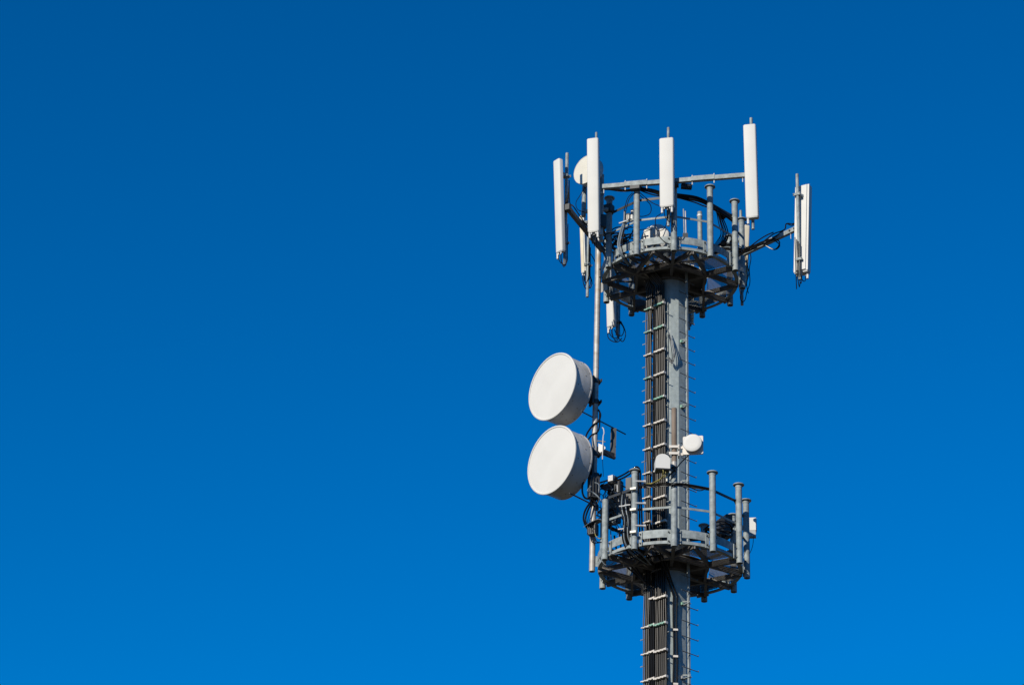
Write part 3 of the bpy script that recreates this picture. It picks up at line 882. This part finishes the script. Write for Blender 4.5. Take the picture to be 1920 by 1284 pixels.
# white arched radio housing left of the rusty pipe
rx = thing('radio_housing', 'white arched radio housing fixed left of the rusty pipe, before the cables', 'radio unit', W(1240, 866, -1.5))
n, t = D(7), T(7)
c = W(1243, 866, -1.62)
hw, hh = 0.128, 0.115
prof = [(-hw, -hh), (hw, -hh), (hw, hh * 0.45)]
for i in range(1, 10):
    a = pi * i / 10
    prof.append((hw * cos(a), hh * 0.45 + 0.11 * sin(a)))
prof.append((-hw, hh * 0.45))
MB().prism(prof, c, t, Z, n, -0.20, 0.0).build('case', M['white'], rx, 40)
MB().box(c - n * 0.10 - Z * (hh + 0.008), t * (hw - 0.012), n * 0.09, Z * 0.0075).build('bottom_plate', M['dark'], rx)
MB().bar(c + t * hw * 0.6 - n * 0.205, Vector((pc.x, pc.y, c.z)) , 0.05, 0.12).build('mount', M['galv'], rx)
for i in range(3):
    q = c - n * (0.03 + 0.04 * i) + t * (0.0 + 0.04 * i) - Z * (hh + 0.01)
    MB().tube([q, q - Z * 0.07 + t * 0.01, W(1238 - 3 * i, 899 + i, -1.45), W(1226 - 3 * i, 905 + i, -1.3), W(1209, 907 + i, -1.2)], 0.008, 6, smooth=5).build('lead', M['yellow'], rx)
MB().tube([W(1250, 893, -1.48), W(1250.5, 902, -1.48)], 0.014, 8).build('connector', M['ribbon'], rx)
# cables slung along the front rail of the lower platform
rc = thing('rail_cable', 'dark cables slung along the top front rail of the lower platform', 'cables', W(1250, 908, -1.35))
for i in range(4):
    oy = 2.2 * i
    pts = [W(1203, 906 + oy, -1.25), W(1222, 908 + oy * 0.6, -1.36), W(1245, 905 + oy, -1.42), W(1262, 906 + oy, -1.46), W(1280, 906 + oy * 0.6, -1.36), W(1305, 910 + oy * 0.7, -1.26), W(1331, 915 + oy * 0.6, -1.14)]
    if i == 3:
        pts = [W(1290, 911, -1.33), W(1305, 918, -1.26), W(1315, 919, -1.22), W(1328, 914, -1.15)]
    MB().tube(pts, 0.009, 6, smooth=5).build('cable', M['cable'], rc)
pts = [W(1256, 900, -1.48), W(1262, 893, -1.5), W(1268, 884, -1.44), W(1258, 877, -1.47)]
MB().tube(pts, 0.008, 6, smooth=5).build('cable', M['cable'], rc)

# ------------------------------------------------------------------ cable stand-offs on the left front post of the lower platform
bp_ = thing('backing_plate', 'dark upright channel plate close behind the left front post of the lower platform', 'plate', W(1179, 985, -1.0))
MB().bar(W(1178.5, 985, -0.98), W(1179, 896, -0.98), 0.10, 0.04, D(-20)).build('channel', M['dark'], bp_)
MB().bar(W(1178.5, 972, -0.98), W(1186, 972, -1.18), 0.03, 0.03).build('tie', M['galv'], bp_)
cs = thing('cable_riser', 'upright cables on bright stand-offs beside the left front post of the lower platform', 'cables', W(1200, 1010, -1.2))
for yy in (902, 943, 985):
    a, b = W(1191, yy, -1.27), W(1208.5, yy + 0.5, -1.22)
    MB().tube([a, b], 0.018, 10).build('standoff', M['bright'], cs)
    MB().lathe([(0.0, 0.02), (0.027, 0.02), (0.027, -0.02), (0.0, -0.02)], b, T(5), 12).build('standoff_head', M['bright'], cs)
for yy in (916, 955, 997):
    q = W(1187.5, yy, -1.32)
    MB().box(q, T(-20) * 0.055, D(-20) * 0.025, Z * 0.02).build('pipe_strap', M['ribbon'], cs)
for i in range(7):
    x = 1166 + 2.6 * i
    dx = random.uniform(-3, 3)
    pts = [W(x - 4 + dx, 922 + 5 * i % 11, -1.05), W(x - 3, 950, -1.12), W(x + dx, 975, -1.15), W(x + 1, 1005, -1.12), W(x + 6 + i, 1024, -1.05), W(x + 16 + i * 3, 1040, -0.9), W(1213 + 2 * i, 1058, -0.62)]
    MB().tube(pts, 0.0135, 7, smooth=5).build('cable', M['cable'] if i not in (1, 4) else M['greycable'], cs)
for (x, y) in ((1176, 947), (1164, 992), (1166, 949)):
    MB().tube([W(x - 5, y, -1.18), W(x + 6, y - 1, -1.22)], 0.014, 8).build('clip', M['bright'], cs)

# ------------------------------------------------------------------ radios and boxes at the left of the lower platform
def radio(label, c, az, w, d, h, mt='radio', fins=7, group='grey radio units at the left of the lower platform', tgt=None, leads=2):
    root = thing('radio_unit', label, 'radio unit', c - Z * (h / 2), group)
    n, t = D(az), T(az)
    ch = 0.012
    pf = [(-w / 2 + ch, -d / 2), (w / 2 - ch, -d / 2), (w / 2, -d / 2 + ch), (w / 2, d / 2 - ch), (w / 2 - ch, d / 2), (-w / 2 + ch, d / 2), (-w / 2, d / 2 - ch), (-w / 2, -d / 2 + ch)]
    MB().prism(pf, c, t, n, Z, -h / 2, h / 2).build('case', M[mt], root)
    f_ = MB()
    for i in range(fins):
        x = -w * 0.42 + w * 0.84 * i / max(1, fins - 1)
        f_.box(c + t * x + n * (d / 2 + 0.012), t * 0.0035, n * 0.0118, Z * (h * 0.42))
    f_.build('cooling_fins', M[mt], root)
    MB().bar(c - n * (d / 2 + 0.001), tgt if tgt is not None else c - n * (d / 2 + 0.10), 0.05, h * 0.4).build('mount', M['dark'], root)
    for i in range(leads):
        q = c + t * (w * (-0.25 + 0.5 * i)) - Z * (h / 2)
        MB().tube([q, q - Z * 0.06, q - Z * 0.15 + t * 0.05, q - Z * 0.12 + t * 0.16 - n * 0.1], 0.009, 6, smooth=5).build('lead', M['cable'], root)
    return root
radio('dark blue grey radio box just right of the long pipe above the rail', W(1154, 915, 0.25), -25, 0.26, 0.16, 0.24, 'dark', tgt=W(1128, 912, 0.05))
radio('small radio box clipped on the long pipe under the lower drum dish', W(1113, 914, -0.2), 20, 0.20, 0.14, 0.42, 'dark', 4, tgt=onpipe(914))
radio('dark ribbed radio box behind the short left post at mid rail height', W(1150, 968, 0.35), -35, 0.24, 0.18, 0.26, 'dark', leads=2, tgt=W(1136, 968, 0.3))
radio('dark radio box under a small tin roof at the foot of the long pipe', W(1112, 993, -0.22), -20, 0.17, 0.14, 0.20, 'dark', 5, tgt=onpipe(993))
rf = thing('rain_cover', 'small folded tin roof over the dark box on the long pipe', 'cover', W(1112, 980, -0.22))
r_ = MB()
a, b, c_ = W(1099, 984, -0.30), W(1115, 976, -0.22), W(1126, 979, -0.15)
r_.bar(a, b, 0.22, 0.008)
r_.bar(b, c_, 0.22, 0.008)
r_.build('sheet', M['galv'], rf)
# purple grey dish back in shade
small_dish('shaded grey dish facing away among the cables left of the lower platform', W(1160, 944, 0.55), 130, 0.24, 0.16, W(1142, 950, 0.45), 'radio', mname='radio')
tl = thing('cable_tangle', 'tangle of thin black and grey wires around the left rail of the lower platform', 'wires', W(1140, 960, -0.3))
for i in range(40):
    x, y = random.uniform(1104, 1172), random.uniform(893, 990)
    Y = random.uniform(-0.5, 0.3)
    pts = [W(x, y, Y)]
    for j in range(4):
        x += random.uniform(-8, 12)
        y += random.uniform(2, 16)
        pts.append(W(x, y, Y + random.uniform(-0.15, 0.15)))
    MB().tube(pts, random.choice((0.006, 0.009, 0.012)), 6, smooth=5).build('wire', M['cable'] if i % 4 else M['greycable'], tl)
MB().tube([W(1115, 995, -0.3), W(1117, 1004, -0.3), W(1124, 1009, -0.35), W(1132, 1006, -0.4)], 0.008, 6, smooth=5).build('wire', M['yellow'], tl)
MB().tube([W(1130, 1013, -0.72), W(1135, 1025, -0.75), W(1140, 1034, -0.8), W(1152, 1038, -0.85), W(1168, 1035, -0.95)], 0.008, 6, smooth=5).build('wire', M['greycable'], tl)
MB().tube([W(1130, 1045, -0.6), W(1130, 1053, -0.6), W(1137, 1059, -0.6), W(1148, 1056, -0.62), W(1160, 1044, -0.66), W(1167, 1036, -0.7)], 0.007, 6, smooth=5).build('wire', M['greycable'], tl)

# ------------------------------------------------------------------ right side of the lower platform
wb = thing('junction_box', 'white junction box with grey bottom behind the right outer post of the lower platform', 'box', W(1410, 1005, 0.55))
c = W(1410, 984, 0.55)
MB().box(c, T(-5) * 0.075, D(-5) * 0.06, Z * 0.125).build('case', M['white'], wb)
MB().box(c - Z * 0.185, T(-5) * 0.068, D(-5) * 0.055, Z * 0.058).build('cable_gland_box', M['radio'], wb)
MB().box(c + T(0) * 0.079, T(0) * 0.004, D(0) * 0.05, Z * 0.11).build('lid', M['greyback'], wb)
MB().bar(c - D(0) * 0.06, D(123) * RP + Z * c.z, 0.05, 0.08).build('mount', M['galv'], wb)
MB().tube([c - Z * 0.24 + T(0) * 0.02, W(1412, 1018, 0.55), W(1409, 1030, 0.5), W(1404, 1040, 0.4)], 0.006, 6, smooth=5).build('lead', M['cable'], wb)
eq = thing('equipment_cabinet', 'shade-darkened cabinet with sloping top behind the right rail of the lower platform', 'cabinet', W(1355, 1010, 0.25))
c = W(1356, 985, 0.3)
MB().prism([(-0.14, -0.22), (0.14, -0.22), (0.14, 0.20), (0.02, 0.20), (-0.14, 0.07)], c, T(28), Z, D(28), -0.10, 0.10).build('case', M['dark'], eq)  # stands in for a shaded panel, its shade is in the dark colour
MB().box(c + D(28) * 0.106 - Z * 0.05, T(28) * 0.10, D(28) * 0.005, Z * 0.12).build('door', M['dark'], eq)
sp_ = thing('cable_coil', 'coil of spare black cable lying on the right floor of the lower platform', 'cable coil', W(1345, 1000, -0.1), 'coils of spare cable on the platforms')
for i in range(5):
    cc = W(1346, 1001, -0.1) + Z * (0.03 * i)
    pts = [cc + Vector((0.22 * cos(a) * (1 + 0.05 * i), 0.2 * sin(a), 0.05 * sin(2 * a + i))) for a in [2 * pi * j / 18 for j in range(19)]]
    MB().tube(pts, 0.014, 6).build('turn', M['cable'], sp_)
hs = thing('pipe_clamp', 'pair of steel hose clamps round the right rear post of the lower platform', 'clamp', D(123) * RP + Z * (ZL + 1.0))
for zz in (1.18, 1.06):
    MB().lathe([(0.0585, -0.02), (0.068, -0.02), (0.068, 0.02), (0.0585, 0.02)], D(123) * RP + Z * (ZL + zz), Z, 20).box(D(123) * RP + Z * (ZL + zz) + T(0) * 0.085, T(0) * 0.03, D(0) * 0.02, Z * 0.02).build('band', M['galv'], hs)

# ------------------------------------------------------------------ clutter of the upper platform
rb_ = thing('rail_cable', 'thick black cable bundle bent along the front top rail of the upper platform', 'cables', W(1260, 362, -1.3))
for i in range(4):
    o_ = (0, 3.2, 5.2, 9.0)[i]
    j = (0, 1.5, -0.6, 2.0)[i]
    pts = [W(1196, 353 + o_ * 0.3, -1.16), W(1220, 356 + o_ * 0.7 + j, -1.24), W(1240, 361 + o_ * 0.8, -1.27), W(1262, 364 + o_ * 0.8 - j, -1.28), W(1300, 369 + o_ * 1.1, -1.22), W(1318, 375 + o_ + j, -1.16), W(1331, 382 + o_ * 0.9, -1.10), W(1356, 398 + o_ * 0.7 - j * 0.5, -0.85), W(1374, 411 + o_ * 0.6, -0.62)]
    if i < 2:
        pts = [W(1128, 352 + 3 * i, -0.95), W(1160, 357 - 1.5 * i, -1.02), W(1180, 357, -1.1)] + pts
    MB().tube(pts, (0.026, 0.020, 0.024, 0.013)[i], 9, smooth=5).build('cable', M['cable'], rb_)
co = thing('cable_coil', 'hanging bow of black cables inside the right rail of the upper platform', 'cable coil', W(1355, 460, -0.4), 'coils of spare cable on the platforms')
for i in range(9):
    o_ = i * 1.9
    j = random.uniform(-1.0, 1.0)
    pts = [W(1336 - 0.3 * i, 382 + o_ * 0.4, -0.9), W(1349 - o_ * 0.4, 398, -0.75), W(1360 - o_ * 0.9 + j, 418, -0.62), W(1366 - o_ + j, 438, -0.5), W(1362 - o_ * 1.2, 453, -0.42), W(1352 - o_ * 1.1, 464, -0.36), W(1344 - o_, 474, -0.4)]
    MB().tube(pts, 0.0115 if i < 5 else 0.007, 6, smooth=5).build('cable', M['cable'], co)
for i in range(7):
    a = random.uniform(0, 5)
    pts = [W(1343 + a, 462 + 1.6 * i, -0.3), W(1356, 457 + 2.2 * i, -0.35), W(1370, 456 + 2.6 * i, -0.42), W(1384 + a, 462 + 2.6 * i, -0.45), W(1396, 470 + i, -0.5)]
    MB().tube(pts, 0.012, 6, smooth=4).build('cable', M['cable'] if i % 3 else M['greycable'], co)
MB().box(W(1356, 404, -0.66), T(30) * 0.05, D(30) * 0.05, Z * 0.05).build('cable_tie', M['cable'], co)
MB().box(W(1362, 401, -0.62), T(30) * 0.035, D(30) * 0.006, Z * 0.006).build('tag', M['ribbon'], co)
lm = thing('cable_coil', 'heap of looped black cables on the left floor of the upper platform', 'cable coil', W(1160, 452, -0.6), 'coils of spare cable on the platforms')
for i in range(16):
    cc = W(random.uniform(1153, 1180), random.uniform(436, 462), random.uniform(-0.9, -0.2))
    w_, h_ = random.uniform(0.12, 0.24), random.uniform(0.04, 0.14)
    ph = random.uniform(0, 6)
    pts = [cc + Vector((w_ * cos(a), w_ * 0.7 * sin(a), h_ * sin(a + ph))) for a in [2 * pi * j / 16 for j in range(15)]]
    MB().tube(pts, random.choice((0.011, 0.014, 0.017)), 6).build('turn', M['cable'], lm)
gc = thing('hanging_cable', 'pale grey cables hanging down over the left front edge of the upper platform', 'cables', W(1168, 420, -1.1))
for i in range(3):
    o_ = 2.2 * i
    pts = [W(1171 + o_ * 0.3, 396, -1.1), W(1170 + o_ * 0.6, 415, -1.14), W(1164 + o_ * 1.4, 432, -1.2), W(1159 + o_ * 1.5, 455, -1.3), W(1161 + o_ * 1.4, 470, -1.32), W(1168 + o_ * 1.2, 484, -1.25), W(1178 + o_, 496, -1.05)]
    MB().tube(pts, 0.017 if i == 0 else 0.011, 7, smooth=6).build('cable', M['greycable'] if i < 2 else M['cable'], gc)
MB().tube([W(1161, 419, -1.15), W(1178, 413, -1.22)], 0.016, 8).build('clip', M['bright'], gc)
jl = thing('jumper_cable', 'thin black jumper loops drooping from the crossbeam behind the front post', 'cables', W(1190, 362, -1.2))
for pts in ([(1195, 362, -1.25), (1206, 372, -1.2), (1218, 382, -1.15), (1221, 393, -1.1), (1217, 402, -1.1), (1205, 406, -1.15), (1196, 405, -1.2)],
            [(1198, 360, -1.25), (1212, 372, -1.25), (1224, 381, -1.3), (1236, 386, -1.4)],
            [(1186, 362, -1.2), (1177, 372, -1.2), (1172, 388, -1.15), (1170, 400, -1.1)],
            [(1188, 363, -1.2), (1179, 375, -1.2), (1175, 390, -1.15), (1172, 402, -1.1)],
            [(1246, 392, -1.6), (1240, 400, -1.5), (1230, 408, -1.45), (1229, 420, -1.42), (1232, 432, -1.4), (1244, 430, -1.42), (1250, 418, -1.5), (1250, 405, -1.55)],
            [(1234, 440, -1.3), (1240, 448, -1.3), (1248, 455, -1.32), (1258, 458, -1.4)]):
    MB().tube([W(*p) for p in pts], 0.008, 6, smooth=6).build('cable', M['cable'], jl)
GB = 'small boxes fixed inside the upper guard rail'
radio('small white filter box behind the second front post of the upper platform', W(1177, 408, -0.75), -20, 0.11, 0.09, 0.13, 'white', 4, GB, tgt=W(1184, 414, -0.9), leads=1)
tc_ = thing('surge_arrestor', 'short grey canister beside the small white filter box', 'canister', W(1185.5, 413, -0.8), GB)
MB().tube([W(1185, 413, -0.8), W(1186, 394, -0.8)], 0.034, 16).build('body', M['bright'], tc_)
MB().bar(W(1172, 418, -0.9), W(1195, 410, -1.05), 0.03, 0.02).build('bracket', M['galv'], tc_)
# two thin rods and a bright stub seen between the front posts
rd = thing('lightning_rod', 'pair of thin upright rods rising behind the front right rail of the upper platform', 'rod', W(1284, 440, 0.6))
MB().tube([W(1283, 442, 0.6), W(1281.5, 392, 0.6)], 0.012, 8).build('rod', M['galv'], rd)
MB().tube([W(1286.5, 442, 0.6), W(1285, 396, 0.6)], 0.012, 8).build('rod', M['pipe'], rd)
MB().box(W(1285, 443, 0.6), T(0) * 0.05, D(0) * 0.04, Z * 0.05).build('foot', M['dark'], rd)
pk = thing('mounting_pipe', 'plain grey pipe standing behind the right front post of the upper platform', 'pipe', W(1312, 470, -0.2))
MB().tube([W(1313, 470, -0.2), W(1312, 398, -0.2)], 0.046, 16).build('pipe', M['galv'], pk)
MB().lathe([(0.0462, -0.02), (0.052, -0.02), (0.052, 0.02), (0.0462, 0.02)], W(1312, 405, -0.2), Z, 16).build('band', M['bright'], pk)
# pipe top that stands above the right outer post cap
pz = thing('mounting_pipe', 'thin pale pipe stub rising above the right outer post cap', 'pipe', D(93) * RP + Z * (ZU + 1.2))
MB().tube([D(93) * (RP + 0.02) + Vector((-0.03, 0.09, ZU + 0.9)), D(93) * (RP + 0.02) + Vector((-0.03, 0.09, W(1390, 395, 0.16).z))], 0.026, 12).build('pipe', M['galv'], pz)
MB().box(D(93) * (RP + 0.02) + Vector((-0.03, 0.06, ZU + 1.0)), T(0) * 0.06, D(0) * 0.05, Z * 0.03).build('clamp', M['galv'], pz)
